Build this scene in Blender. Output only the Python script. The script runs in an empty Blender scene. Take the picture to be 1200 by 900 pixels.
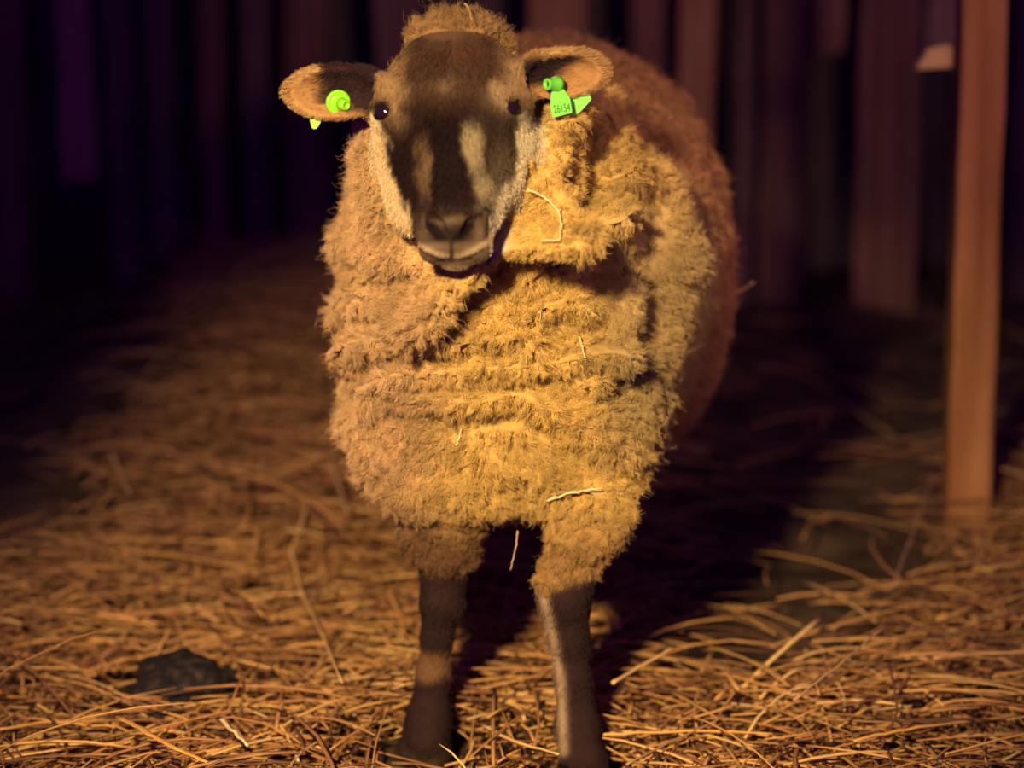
import bpy, math, random
import numpy as np
from mathutils import Vector, Matrix
from mathutils.bvhtree import BVHTree

# ------------------------------------------------------------------ camera, world, lamp, exposure
sc = bpy.context.scene
sc.view_settings.view_transform = 'Standard'
sc.view_settings.look = 'None'
sc.view_settings.gamma = 1.0
sc.view_settings.use_curve_mapping = False
sc.view_settings.exposure = 0.0

CAM_H = 1.237; TILT = math.radians(14.5); FPX = 3267.0
cd = bpy.data.cameras.new('camera')
cd.sensor_width = 36.0; cd.lens = FPX / 1200 * 36.0
cd.dof.use_dof = True; cd.dof.focus_distance = 2.97; cd.dof.aperture_fstop = 2.2
cam = bpy.data.objects.new('camera', cd)
cam.location = (0, -3, CAM_H); cam.rotation_euler = (math.pi / 2 - TILT, 0, 0)
sc.collection.objects.link(cam); sc.camera = cam

W = bpy.data.worlds.new('night'); sc.world = W; W.use_nodes = True
bg = W.node_tree.nodes['Background']
bg.inputs[0].default_value = (0.42, 0.05, 0.92, 1); bg.inputs[1].default_value = 0.135

ld = bpy.data.lights.new('barn_lamp', 'SPOT')
ld.energy = 640; ld.color = (1.0, 0.64, 0.255); ld.spot_size = math.radians(32); ld.spot_blend = 0.85
ld.shadow_soft_size = 0.07
lamp = bpy.data.objects.new('barn_lamp', ld)
lamp.location = (-.45, -2.3, 1.64)
lamp.rotation_euler = (Vector((-0.07, -.05, 0.28)) - Vector(lamp.location)).to_track_quat('-Z', 'Y').to_euler()
sc.collection.objects.link(lamp)
l2 = bpy.data.lights.new('heat_lamp', 'SPOT')
l2.energy = 260; l2.color = (1.0, 0.46, 0.25); l2.spot_size = math.radians(20); l2.spot_blend = 1.0; l2.shadow_soft_size = .12
heat = bpy.data.objects.new('heat_lamp', l2); heat.location = (.80, -2.7, 1.38)
heat.rotation_euler = (Vector((0.40, 0.6, 0.72)) - Vector(heat.location)).to_track_quat('-Z', 'Y').to_euler()
sc.collection.objects.link(heat)

# ------------------------------------------------------------------ helpers
_f = np.array([0, math.cos(TILT), -math.sin(TILT)]); _u = np.array([0, math.sin(TILT), math.cos(TILT)])
_C = np.array([0, -3, CAM_H])
def ray(px, py):
    return _f + np.array([1., 0, 0]) * (px - 600) / FPX + _u * (450 - py) / FPX
def P(px, py, Y):                    # where the sight line through a photo pixel meets the plane y = Y
    d = ray(px, py); return _C + d * (Y + 3) / d[1]
def G(px, py, z=0.0):                # ... meets the level z
    d = ray(px, py); return _C + d * (z - CAM_H) / d[2]

rng = np.random.default_rng(7)
random.seed(7)

def _hash(i, j, k, s):
    h = (i * 374761393 + j * 668265263 + k * 1274126177 + s * 974634777) & 0xffffffff
    h = ((h ^ (h >> 13)) * 1274126177) & 0xffffffff
    h = h ^ (h >> 16)
    return (h & 0xffff).astype(np.float64) / 32767.5 - 1.0
def noise(p, freq, seed=0):          # smooth 3-D value noise, -1..1
    q = np.asarray(p, float) * freq + 100.0
    i = np.floor(q).astype(np.int64); t = q - i; t = t * t * (3 - 2 * t)
    r = 0
    for a in (0, 1):
        for b in (0, 1):
            for c in (0, 1):
                w = (t[:, 0] if a else 1 - t[:, 0]) * (t[:, 1] if b else 1 - t[:, 1]) * (t[:, 2] if c else 1 - t[:, 2])
                r = r + w * _hash(i[:, 0] + a, i[:, 1] + b, i[:, 2] + c, seed)
    return r
def sstep(a, b, x):
    t = np.clip((x - a) / (b - a), 0, 1); return t * t * (3 - 2 * t)

def tag(o, label=None, cat=None, group=None, kind=None):
    for k, v in (('label', label), ('category', cat), ('group', group), ('kind', kind)):
        if v: o[k] = v
    return o
def link(o, parent=None):
    sc.collection.objects.link(o)
    if parent is not None: o.parent = parent
    return o
def empty(name, loc=(0, 0, 0)):
    o = bpy.data.objects.new(name, None); o.location = loc; o.empty_display_size = .1
    return link(o)
def mesh_obj(name, V, F, mat, parent=None, smooth=True, col=None):
    me = bpy.data.meshes.new(name)
    V = np.asarray(V, float)
    if isinstance(F, np.ndarray):
        n, k = F.shape
        me.vertices.add(len(V)); me.vertices.foreach_set('co', V.ravel())
        me.loops.add(n * k); me.loops.foreach_set('vertex_index', F.ravel().astype(np.int32))
        me.polygons.add(n); me.polygons.foreach_set('loop_start', np.arange(0, n * k, k, dtype=np.int32))
        me.update(calc_edges=True)
    else:
        me.from_pydata([tuple(v) for v in V], [], F)
    me.polygons.foreach_set('use_smooth', [smooth] * len(me.polygons))
    if col is not None:
        a = me.attributes.new('tint', 'FLOAT_COLOR', 'POINT')
        a.data.foreach_set('color', np.c_[col, np.ones(len(col))].ravel())
    me.update(); me.validate()
    me.materials.append(mat)
    return link(bpy.data.objects.new(name, me), parent)

def tube(pts, radii, sides=6, flat=1.0, cap=True):
    """vertices and quads of a tube along pts"""
    pts = np.asarray(pts, float); n = len(pts)
    V = []; F = []
    T = np.gradient(pts, axis=0); T /= np.linalg.norm(T, axis=1)[:, None] + 1e-9
    up0 = np.array([0, 0, 1.]) if abs(T[0][2]) < .9 else np.array([1., 0, 0])
    for i in range(n):
        a = np.cross(T[i], up0); a /= np.linalg.norm(a); b = np.cross(a, T[i])
        for k in range(sides):
            an = 2 * math.pi * k / sides
            V.append(pts[i] + radii[i] * (math.cos(an) * a + flat * math.sin(an) * b))
    for i in range(n - 1):
        for k in range(sides):
            k2 = (k + 1) % sides
            F.append((i * sides + k, i * sides + k2, (i + 1) * sides + k2, (i + 1) * sides + k))
    if cap:
        F.append(tuple(range(sides))[::-1]); F.append(tuple((n - 1) * sides + k for k in range(sides)))
    return V, F
def join(parts):
    V = []; F = []
    for v, f in parts:
        o = len(V); V += [tuple(x) for x in v]; F += [tuple(i + o for i in q) for q in f]
    return V, F
def add_bevel(o, w, seg=2):
    m = o.modifiers.new('bevel', 'BEVEL'); m.width = w; m.segments = seg; m.limit_method = 'ANGLE'
    return o

# ------------------------------------------------------------------ materials
def new_mat(name, rough=.8, spec=.3):
    m = bpy.data.materials.new(name); m.use_nodes = True
    nt = m.node_tree; b = nt.nodes['Principled BSDF']
    b.inputs['Roughness'].default_value = rough
    b.inputs['Specular IOR Level'].default_value = spec
    return m, nt, b
def wood_mat(name, c1, c2, scale=1.0, seed=0.0):
    m, nt, b = new_mat(name, .85, .15)
    tc = nt.nodes.new('ShaderNodeTexCoord'); mp = nt.nodes.new('ShaderNodeMapping')
    mp.inputs['Scale'].default_value = (28 * scale, 28 * scale, 1.6 * scale); mp.inputs['Location'].default_value = (seed, seed * 2, seed)
    n = nt.nodes.new('ShaderNodeTexNoise'); n.inputs['Scale'].default_value = 1.4; n.inputs['Detail'].default_value = 6
    n2 = nt.nodes.new('ShaderNodeTexNoise'); n2.inputs['Scale'].default_value = 6; n2.inputs['Detail'].default_value = 3
    r = nt.nodes.new('ShaderNodeValToRGB'); r.color_ramp.elements[0].position = .35; r.color_ramp.elements[1].position = .68
    r.color_ramp.elements[0].color = (*c1, 1); r.color_ramp.elements[1].color = (*c2, 1)
    mix = nt.nodes.new('ShaderNodeMixRGB'); mix.blend_type = 'MULTIPLY'; mix.inputs[0].default_value = .5
    bp = nt.nodes.new('ShaderNodeBump'); bp.inputs['Strength'].default_value = .5; bp.inputs['Distance'].default_value = .004
    L = nt.links.new
    L(tc.outputs['Object'], mp.inputs[0]); L(mp.outputs[0], n.inputs[0]); L(tc.outputs['Object'], n2.inputs[0])
    L(n.outputs[0], r.inputs[0]); L(r.outputs[0], mix.inputs[1]); L(n2.outputs[0], mix.inputs[2])
    L(mix.outputs[0], b.inputs['Base Color']); L(n.outputs[0], bp.inputs['Height']); L(bp.outputs[0], b.inputs['Normal'])
    return m
def tint_mat(name, rough=.85, spec=.2, bump=0, sheen=0):
    m, nt, b = new_mat(name, rough, spec)
    a = nt.nodes.new('ShaderNodeAttribute'); a.attribute_name = 'tint'
    n = nt.nodes.new('ShaderNodeTexNoise'); n.inputs['Scale'].default_value = 90; n.inputs['Detail'].default_value = 4
    tc = nt.nodes.new('ShaderNodeTexCoord')
    mr = nt.nodes.new('ShaderNodeMapRange'); mr.inputs[3].default_value = .7; mr.inputs[4].default_value = 1.25
    mx = nt.nodes.new('ShaderNodeVectorMath'); mx.operation = 'SCALE'
    nt.links.new(tc.outputs['Object'], n.inputs[0]); nt.links.new(n.outputs[0], mr.inputs[0])
    nt.links.new(a.outputs['Color'], mx.inputs[0]); nt.links.new(mr.outputs[0], mx.inputs['Scale'])
    nt.links.new(mx.outputs[0], b.inputs['Base Color'])
    if bump:
        bp = nt.nodes.new('ShaderNodeBump'); bp.inputs['Strength'].default_value = bump; bp.inputs['Distance'].default_value = .003
        nt.links.new(n.outputs[0], bp.inputs['Height']); nt.links.new(bp.outputs[0], b.inputs['Normal'])
    return m

M_skin = tint_mat('skin', .8, .05, .3)
def hair_mat(name, rough=.75):
    m, nt, b = new_mat(name, rough, .25)
    a = nt.nodes.new('ShaderNodeAttribute'); a.attribute_name = 'tint'
    nt.links.new(a.outputs['Color'], b.inputs['Base Color'])
    return m
M_wool = hair_mat('wool', .8)
M_coat = hair_mat('short_hair', .7); M_coat.node_tree.nodes['Principled BSDF'].inputs['Specular IOR Level'].default_value = .08
M_straw = tint_mat('straw', .55, .35, 0)

def ground_mat():
    m, nt, b = new_mat('earth', .95, .1)
    tc = nt.nodes.new('ShaderNodeTexCoord')
    n = nt.nodes.new('ShaderNodeTexNoise'); n.inputs['Scale'].default_value = 9; n.inputs['Detail'].default_value = 8
    r = nt.nodes.new('ShaderNodeValToRGB')
    r.color_ramp.elements[0].color = (.03, .022, .02, 1); r.color_ramp.elements[1].color = (.10, .07, .05, 1)
    r.color_ramp.elements[0].position = .35; r.color_ramp.elements[1].position = .75
    bp = nt.nodes.new('ShaderNodeBump'); bp.inputs['Distance'].default_value = .02
    L = nt.links.new
    L(tc.outputs['Object'], n.inputs[0]); L(n.outputs[0], r.inputs[0]); L(r.outputs[0], b.inputs['Base Color'])
    L(n.outputs[0], bp.inputs['Height']); L(bp.outputs[0], b.inputs['Normal'])
    return m
M_earth = ground_mat()

# ------------------------------------------------------------------ the barn: floor, dark back wall, boards, post
def bed_h(x, y):                     # height of the straw litter over the earth floor
    x = np.asarray(x, float); y = np.asarray(y, float)
    q = np.c_[x.ravel(), y.ravel(), np.zeros(x.size)]
    h = .02 + .14 * np.exp(-((x + .42) / .42) ** 2 - ((y - 1.75) / .75) ** 2)
    h = h + .10 * np.exp(-((x - 1.15) / .45) ** 2 - ((y - .9) / .7) ** 2)
    h = h + (.014 * noise(q, 5, 3) + .008 * noise(q, 14, 4)).reshape(x.shape)
    return h
def bed_mask(x, y):                  # 1 where straw lies thick, 0 on the bare earth
    q = np.c_[x, y, np.zeros(len(x))]
    w = .10 * noise(q, 4, 9) + .05 * noise(q, 12, 10)
    left = sstep(-.70, -.57, x + w - .04 * (y - 1.5)) + (1 - sstep(.50, .80, y + w))
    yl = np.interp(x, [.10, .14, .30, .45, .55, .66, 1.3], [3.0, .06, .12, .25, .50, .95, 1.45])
    mid = 1 - .985 * sstep(-.05, .10, y - yl + .5 * w)  # patch right of the sheep left bare, doubling as its shadow
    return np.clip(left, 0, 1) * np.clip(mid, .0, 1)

def grid_mesh(name, xs, ys, hf, mat, **kw):
    X, Y = np.meshgrid(xs, ys); Z = hf(X, Y)
    V = np.c_[X.ravel(), Y.ravel(), Z.ravel()]
    nx = len(xs); ny = len(ys)
    idx = np.arange(nx * ny).reshape(ny, nx)
    F = np.stack([idx[:-1, :-1], idx[:-1, 1:], idx[1:, 1:], idx[1:, :-1]], -1).reshape(-1, 4)
    return mesh_obj(name, V, F, mat, **kw)
fl = grid_mesh('floor', np.linspace(-4.6, 4.6, 300), np.linspace(-1.6, 2.9, 150),
               lambda X, Y: bed_h(X, Y) - .022, M_earth)
tag(fl, kind='structure')

def box(x0, x1, y0, y1, z0, z1):
    V = [(x, y, z) for z in (z0, z1) for y in (y0, y1) for x in (x0, x1)]
    F = [(0, 2, 3, 1), (4, 5, 7, 6), (0, 1, 5, 4), (2, 6, 7, 3), (0, 4, 6, 2), (1, 3, 7, 5)]
    return V, F
M_wallback = wood_mat('tarred_boards', (.07, .06, .085), (.15, .12, .17), .5)
# back wall of wide tarred planks, one continuous boarding
parts = []
x = -4.6; k = 0
while x < 4.4:
    w = .19 + .05 * ((k * 7) % 3); parts.append(box(x, x + w - .008, 2.78 - .006 * (k % 2), 2.82, -.05, 2.3)); x += w; k += 1
parts.append(box(-4.6, 4.6, 2.815, 2.85, -.05, 2.3))
tag(mesh_obj('wall_back', *join(parts), M_wallback, smooth=False), kind='structure')

def board(name, px0, px1, Y, ybot, mat, ytop=None, thick=.028, parent=None, lean=0.0, seed=0):
    """upright rough sawn board whose front face stands at depth Y"""
    a = P(px0, 100, Y); b = P(px1, 100, Y)
    zb = P((px0 + px1) / 2, ybot, Y)[2] if ybot is not None else float(bed_h(np.array([(a[0] + b[0]) / 2]), np.array([Y]))[0]) - .05
    zt = 1.62
    cx = (a[0] + b[0]) / 2; hw = (b[0] - a[0]) / 2
    r = random.Random(seed + int(px0))
    n = 14; V = []; F = []
    for i in range(n + 1):
        z = zb + (zt - zb) * i / n
        l = cx - hw + r.uniform(-.0035, .0035) + lean * (z - .6); g = cx + hw + r.uniform(-.0035, .0035) + lean * (z - .6)
        for (xx, yy) in ((l, Y), (g, Y), (g, Y + thick), (l, Y + thick)): V.append((xx - cx, yy - Y, z - zb))
    for i in range(n):
        for k in range(4):
            k2 = (k + 1) % 4; F.append((i * 4 + k, i * 4 + k2, i * 4 + 4 + k2, i * 4 + 4 + k))
    F.append((3, 2, 1, 0)); F.append(tuple(n * 4 + k for k in range(4)))
    o = mesh_obj(name, V, F, mat, parent, smooth=False); o.location = (cx, Y, zb)
    add_bevel(o, .004)
    return o
M_b_red = wood_mat('board_red_brown', (.14, .08, .08), (.30, .17, .16), 1, 1)
M_b_grey = wood_mat('board_grey', (.40, .30, .22), (.60, .48, .36), 1, 2)
M_b_dark = wood_mat('board_dark', (.10, .065, .085), (.22, .14, .17), 1, 3)
M_b_brown = wood_mat('board_brown', (.26, .15, .11), (.46, .29, .20), 1, 4)
M_b_tan = wood_mat('board_tan', (.62, .48, .30), (.80, .64, .42), 1, 5)
BY = 2.42
boards = [
 (-25, 30, BY, None, M_b_red, 0, 'red-brown upright board at the far left edge of the back fence'),
 (70, 107, BY, 212, M_b_grey, 0, 'pale grey upright board ending short of the ground, left in the back fence'),
 (122, 158, BY, None, M_b_dark, 0, 'dark upright board just right of the pale grey board'),
 (170, 206, BY, 300, M_b_dark, .0, 'dark upright board ending short, third from the left of the dark ones'),
 (232, 263, BY, None, M_b_red, 0, 'narrow dark reddish board midway between pale grey board and sheep'),
 (282, 316, BY, None, M_b_dark, 0, 'dark upright board two boards left of the left ear'),
 (333, 384, BY, None, M_b_red, 0, 'wide reddish board right behind the left ear tag of the sheep'),
 (440, 492, BY, None, M_b_dark, 0, 'dark upright board directly behind the crown of the sheep'),
 (618, 683, BY, None, M_b_brown, 0, 'wide brown board rising behind the back of the sheep beside its head'),
 (738, 778, BY, None, M_b_red, 0, 'reddish board rising behind the rump, left of the orange-brown board'),
 (797, 838, BY, None, M_b_brown, .01, 'orange-brown board rising above the rump of the sheep'),
 (866, 884, BY, None, M_b_dark, 0, 'narrow dark slat right of the orange-brown board'),
 (893, 946, BY, None, M_b_red, 0, 'wide purplish board right of the narrow slat'),
 (954, 988, BY, 62, M_b_brown, 0, 'short brown board end hanging high between two purplish boards'),
 (1008, 1078, BY, None, M_b_red, 0, 'widest purplish board, left of the bright cut board end'),
 (1086, 1124, BY, 62, M_b_grey, 0, 'greyish short board above the bright cut board end'),
 (1192, 1240, BY, None, M_b_dark, 0, 'dark upright board right of the square post at the right edge'),
]
for i, (a, b, Y, yb, m, ln, lab) in enumerate(boards):
    o = board('fence_board', a, b, Y, yb, m, lean=ln, seed=i)
    tag(o, lab, 'board', 'upright boards of the back fence')
# the rail the boards hang from (above the frame), standing on two posts out of view
r0 = box(-2.3, 2.5, BY + .029, BY + .075, 1.28, 1.38); r1 = box(-2.3, -2.2, BY + .03, BY + .1, -.05, 1.6); r2 = box(2.4, 2.5, BY + .03, BY + .1, -.05, 1.6)
tag(mesh_obj('fence_rail', *join([r0, r1, r2]), M_b_dark, smooth=False), 'long dark rail the upright back boards are nailed to', 'rail')

# square post at the right
M_post = wood_mat('post_wood', (.28, .13, .07), (.46, .24, .135), .8, 6)
def square_post():
    Y = .80; w = .0315; r = random.Random(4)
    c0 = P(1136.5, 600, Y); c1 = P(1155, 0, Y)
    z0 = 0.0; zs = np.linspace(-.04, 1.75, 22)
    V = []; F = []
    for z in zs:
        t = (z - c0[2]) / (c1[2] - c0[2]); cx = c0[0] + (c1[0] - c0[0]) * t
        j = [r.uniform(-.0016, .0016) for _ in range(4)]
        for k, (sx, sy) in enumerate(((-1, -1), (1, -1), (1, 1), (-1, 1))):
            V.append((cx + sx * w + j[k], Y + w + sy * w, z))
    n = len(zs) - 1
    for i in range(n):
        for k in range(4):
            k2 = (k + 1) % 4; F.append((i * 4 + k, i * 4 + k2, i * 4 + 4 + k2, i * 4 + 4 + k))
    F.append((3, 2, 1, 0)); F.append(tuple(n * 4 + k for k in range(4)))
    o = mesh_obj('wooden_post', V, F, M_post, smooth=False)
    add_bevel(o, .005)
    tag(o, 'square orange-brown wooden post standing in straw at the right', 'post')
square_post()
def board_end():
    Y = .865
    a = P(1079, 70, Y); b = P(1150, 60, Y)
    h = .012
    V = [(a[0], Y, a[2] - .010), (a[0] + .012, Y, a[2] + .009), (b[0] + .01, Y, b[2] + .017), (b[0] + .01, Y, b[2] - .016)]
    V = V + [(x, y + .018, z) for x, y, z in V]
    F = [(3, 2, 1, 0)[::-1], (4, 5, 6, 7)[::-1], (0, 1, 5, 4), (1, 2, 6, 5), (2, 3, 7, 6), (3, 0, 4, 7)]
    o = mesh_obj('cross_board', V, F, M_b_tan, smooth=False); add_bevel(o, .003)
    tag(o, 'short bright tan board end fixed behind the square post', 'board')
board_end()

# ------------------------------------------------------------------ SHEEP: one continuous body surface
class Field:
    def __init__(s, xs, ys, zs):
        s.xs, s.ys, s.zs = xs, ys, zs
        s.D = np.full((len(xs), len(ys), len(zs)), .08, np.float32)
    def _sl(s, lo, hi):
        r = []
        for ax, l, h in zip((s.xs, s.ys, s.zs), lo, hi):
            i = int(np.searchsorted(ax, l)); j = int(np.searchsorted(ax, h)); r.append(slice(max(i - 1, 0), min(j + 1, len(ax))))
        return tuple(r)
    def apply(s, lo, hi, fn, k, op):
        sl = s._sl(np.array(lo) - .065, np.array(hi) + .065)
        X, Y, Z = np.meshgrid(s.xs[sl[0]], s.ys[sl[1]], s.zs[sl[2]], indexing='ij')
        if X.size == 0: return
        d = fn(X, Y, Z).astype(np.float32); a = s.D[sl]
        if op == 'u':
            h = np.maximum(k - np.abs(a - d), 0) / k; s.D[sl] = np.minimum(a, d) - h * h * k * .25
        else:
            b = -d; h = np.maximum(k - np.abs(a - b), 0) / k; s.D[sl] = np.maximum(a, b) + h * h * k * .25
    def ell(s, c, r, k=.03, op='u', R=None):
        c = np.array(c, float); r = np.array(r, float)
        R = np.eye(3) if R is None else np.array(R, float)     # columns = local axes in world
        ext = np.sqrt(((R * r[None, :]) ** 2).sum(1))
        def fn(X, Y, Z):
            q = [X - c[0], Y - c[1], Z - c[2]]
            L = [sum(q[j] * R[j, i] for j in range(3)) for i in range(3)]
            k0 = np.sqrt(sum((L[i] / r[i]) ** 2 for i in range(3))); k1 = np.sqrt(sum((L[i] / r[i] ** 2) ** 2 for i in range(3))) + 1e-6
            return k0 * (k0 - 1) / k1
        s.apply(c - ext, c + ext, fn, k, op)
    def cone(s, a, b, ra, rb, k=.02, op='u', squash=None):
        a = np.array(a, float); b = np.array(b, float); R = max(ra, rb)
        def fn(X, Y, Z):
            d = b - a; L2 = (d ** 2).sum()
            px, py, pz = X - a[0], Y - a[1], Z - a[2]
            t = np.clip((px * d[0] + py * d[1] + pz * d[2]) / L2, 0, 1)
            return np.sqrt((px - t * d[0]) ** 2 + (py - t * d[1]) ** 2 + (pz - t * d[2]) ** 2) - (ra + (rb - ra) * t)
        s.apply(np.minimum(a, b) - R, np.maximum(a, b) + R, fn, k, op)
    def chain(s, pts, k=.015, op='u'):
        for (a, ra), (b, rb) in zip(pts[:-1], pts[1:]): s.cone(a, b, ra, rb, k, op)

def surface_nets(F):
    D = F.D; ins = D < 0
    nx, ny, nz = D.shape
    c = [ins[i:nx - 1 + i, j:ny - 1 + j, k:nz - 1 + k] for i in (0, 1) for j in (0, 1) for k in (0, 1)]
    s = sum(x.astype(np.int8) for x in c); act = (s > 0) & (s < 8)
    I = np.argwhere(act); idx = np.full(act.shape, -1, np.int64); idx[act] = np.arange(len(I))
    corners = [(i, j, k) for i in (0, 1) for j in (0, 1) for k in (0, 1)]
    ed = [(a, b) for a in range(8) for b in range(a + 1, 8) if sum(abs(x - y) for x, y in zip(corners[a], corners[b])) == 1]
    cp = []; cvv = []
    for (i, j, k) in corners:
        cp.append(np.c_[F.xs[I[:, 0] + i], F.ys[I[:, 1] + j], F.zs[I[:, 2] + k]]); cvv.append(D[I[:, 0] + i, I[:, 1] + j, I[:, 2] + k].astype(float))
    acc = np.zeros((len(I), 3)); cnt = np.zeros(len(I))
    for a, b in ed:
        m = (cvv[a] < 0) != (cvv[b] < 0)
        t = np.where(m, cvv[a] / np.where(m, cvv[a] - cvv[b], 1), 0)
        acc += np.where(m[:, None], cp[a] + (cp[b] - cp[a]) * t[:, None], 0); cnt += m
    V = acc / cnt[:, None]
    Q = []
    for ax in range(3):
        n = [nx, ny, nz]
        lo = [slice(1, n[d] - 1) for d in range(3)]; hi = list(lo)
        lo[ax] = slice(0, n[ax] - 1); hi[ax] = slice(1, n[ax])
        A = ins[tuple(lo)]; B = ins[tuple(hi)]
        E = np.argwhere(A != B)
        if len(E) == 0: continue
        fl = A[tuple(E.T)]
        base = E.copy()
        for d in range(3):
            if d != ax: base[:, d] += 1
        o1, o2 = [(1, 2), (2, 0), (0, 1)][ax]
        def g(d1, d2):
            t = base.copy(); t[:, o1] -= d1; t[:, o2] -= d2; return idx[t[:, 0], t[:, 1], t[:, 2]]
        q = np.stack([g(1, 1), g(0, 1), g(0, 0), g(1, 0)], -1)
        q = np.where(fl[:, None], q, q[:, ::-1]); Q.append(q)
    return V, np.concatenate(Q)

# the head's own frame: u to the picture's right, a down the face, n out of the face
ROLL = math.radians(.7)
a0 = np.array([0, -math.cos(math.radians(62)), -math.sin(math.radians(62))]); n0 = np.array([0, -math.sin(math.radians(62)), math.cos(math.radians(62))])
Ry = np.array(Matrix.Rotation(-ROLL, 3, 'Y'))
hu = Ry @ np.array([1., 0, 0]); ha = Ry @ a0; hn = Ry @ n0
HO = P(531, 21, -.155) - .00 * n0            # top of the poll
HR = np.stack([hu, ha, hn], 1)
def Hd(u, a, n):
    a = a - max(0, a - .1) * .05
    return HO + hu * u + ha * a + hn * n
def to_head(p): return (p - HO) @ HR

xs = np.concatenate([np.arange(-.30, -.255, .008), np.arange(-.255, .215, .0031), np.arange(.215, .36, .008)])
ys = np.concatenate([np.arange(-.38, -.10, .0029), np.arange(-.10, .10, .0042), np.arange(.10, .98, .009)])
zs = np.concatenate([np.arange(-.02, .62, .0046), np.arange(.62, .93, .0031)])
F = Field(xs, ys, zs)
# trunk in full fleece
F.ell((.042, .44, .53), (.218, .42, .252), .05)
F.ell((.052, .47, .43), (.200, .36, .170), .05)
F.ell((.05, .68, .51), (.198, .21, .225), .06)
F.ell((-.005, .085, .525), (.180, .160, .215), .05)
F.ell((-.032, .04, .425), (.152, .120, .122), .04)
F.ell((.065, .05, .425), (.105, .11, .115), .04)
F.ell((.080, .14, .56), (.088, .11, .17), .04)
F.ell(P(634, 225, -.095), (.036, .040, .085), .02)
F.ell(P(605, 262, -.105), (.045, .035, .045), .02)           # near shoulder
F.cone((-.028, .12, .640), (-.054, -.045, .728), .148, .108, .045)
F.ell((-.052, -.055, .650), (.096, .075, .085), .03)    # wool bib under the jaw
# front legs (wool sleeve, forearm, knee, cannon, fetlock, pastern)
def p0(px, py, Y): return P(px, py, Y)
LL = [(p0(530, 560, .04), .060), (p0(520, 618, .02), .031), (p0(520, 662, .01), .025), (p0(518, 705, .005), .0225),
      (p0(512, 745, .008), .0165), (p0(507, 790, .012), .0165), (p0(503, 835, .008), .022), (p0(500, 868, -.005), .0205)]
RL = [(p0(694, 520, .02), .066), (p0(692, 595, -.02), .040), (p0(672, 655, -.04), .027), (p0(661, 700, -.05), .0275),
      (p0(666, 745, -.05), .0205), (p0(671, 790, -.05), .0185), (p0(677, 850, -.055), .0235), (p0(681, 893, -.07), .022)]
F.chain(LL, .014); F.chain(RL, .014)
def hoof(c, fwd=.03, s=1.0):         # two toes, each a blunt wedge on the ground
    for sx in (-1, 1):
        F.cone((c[0] + sx * .011 * s, c[1] + .004, .05), (c[0] + sx * .0125 * s, c[1] - fwd * .35, .022), .0155 * s, .018 * s, .004)
        F.cone((c[0] + sx * .0125 * s, c[1] - fwd * .2, .022), (c[0] + sx * .011 * s, c[1] - fwd, .013), .017 * s, .0105 * s, .006)
hL = G(499, 900); hR = G(684, 942)
F.cone(LL[-1][0], (hL[0], hL[1], .05), .0205, .0235, .012); hoof((hL[0], hL[1]))
F.cone(RL[-1][0], (hR[0], hR[1] + .01, .05), .022, .0245, .012); hoof((hR[0], hR[1] + .01))
# hind legs with thigh, hock, cannon
for hx, hy in ((-.128, .655), (.105, .70)):
    F.chain([((hx * .6 + .02, hy - .12, .42), .10), ((hx * .85, hy - .06, .33), .07), ((hx, hy + .085, .255), .027),
             ((hx, hy + .06, .20), .019), ((hx, hy + .03, .11), .0155), ((hx, hy + .012, .075), .019), ((hx, hy, .05), .019)], .02)
    hoof((hx, hy), .03, .92)
# tail hanging at the rear
F.chain([((.06, .87, .66), .035), ((.06, .925, .55), .03), ((.06, .925, .40), .02)], .03)
# head
for sx in (-1, 1): F.cone(Hd(sx * .026, .064, -.085), Hd(sx * .022, .085, -.14), .046, .066, .03)   # poll into neck
F.ell(Hd(0, .064, -.058), (.069, .076, .062), .02, R=HR)                     # cranium
F.ell(Hd(0, .10, -.060), (.066, .060, .055), .02, R=HR)
F.cone(Hd(0, .10, -.052), Hd(0, .212, -.032), .056, .031, .02)                # bridge of the nose
for sx in (-1, 1):
    F.cone(Hd(sx * .037, .10, -.072), Hd(sx * .019, .205, -.052), .039, .022, .02)   # cheeks
    F.ell(Hd(sx * .042, .105, -.098), (.034, .068, .050), .025, R=HR)          # jaw angle
    F.cone(Hd(sx * .030, .15, -.085), Hd(sx * .014, .222, -.060), .030, .018, .015)   # lower jaw
    F.ell(Hd(sx * .062, .080, -.040), (.017, .022, .017), .015, R=HR)          # brow ridge
F.ell(Hd(-.050, .152, -.090), (.021, .052, .027), .02, R=HR)
F.ell(Hd(0, .222, -.038), (.0385, .026, .030), .012, R=HR)                   # muzzle
for sx in (-1, 1):
    F.ell(Hd(sx * .0195, .240, -.036), (.0185, .016, .021), .006, R=HR)        # upper lip halves
    F.ell(Hd(sx * .0235, .214, -.018), (.0125, .012, .011), .008, R=HR)        # nostril wings
F.ell(Hd(0, .248, -.052), (.021, .011, .016), .004, R=HR)                    # chin and lower lip
# ears: cupped leaves standing out sideways
EARS = {}
def ear(sx, cpx, cpy, hl, hh, tilt, Y, open_dn):
    c = P(cpx, cpy, Y)
    ax = np.array([sx * math.cos(tilt), .16, math.sin(tilt)]); ax /= np.linalg.norm(ax)
    nf = np.array([.10 * sx, -1, open_dn]); nf -= ax * (nf @ ax); nf /= np.linalg.norm(nf)
    up = np.cross(ax, nf) * (1 if np.cross(ax, nf)[2] > 0 else -1)
    R = np.stack([ax, up, nf], 1)
    F.ell(c, (hl, hh, .017), .006, R=R)
    F.ell(c - ax * hl * .75, (hl * .40, hh * .75, .022), .014, R=R)             # thick root into the head
    F.ell(c + nf * .0120 - ax * .005, (hl * .87, hh * .80, .0165), .003, op='s', R=R)
    EARS[sx] = (c, ax, up, nf, hl, hh)
ear(-1, 393, 108, .0545, .0290, math.radians(-3), -.135, .05)
ear(1, 658, 86, .0490, .0265, math.radians(3), -.135, -.10)
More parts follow.
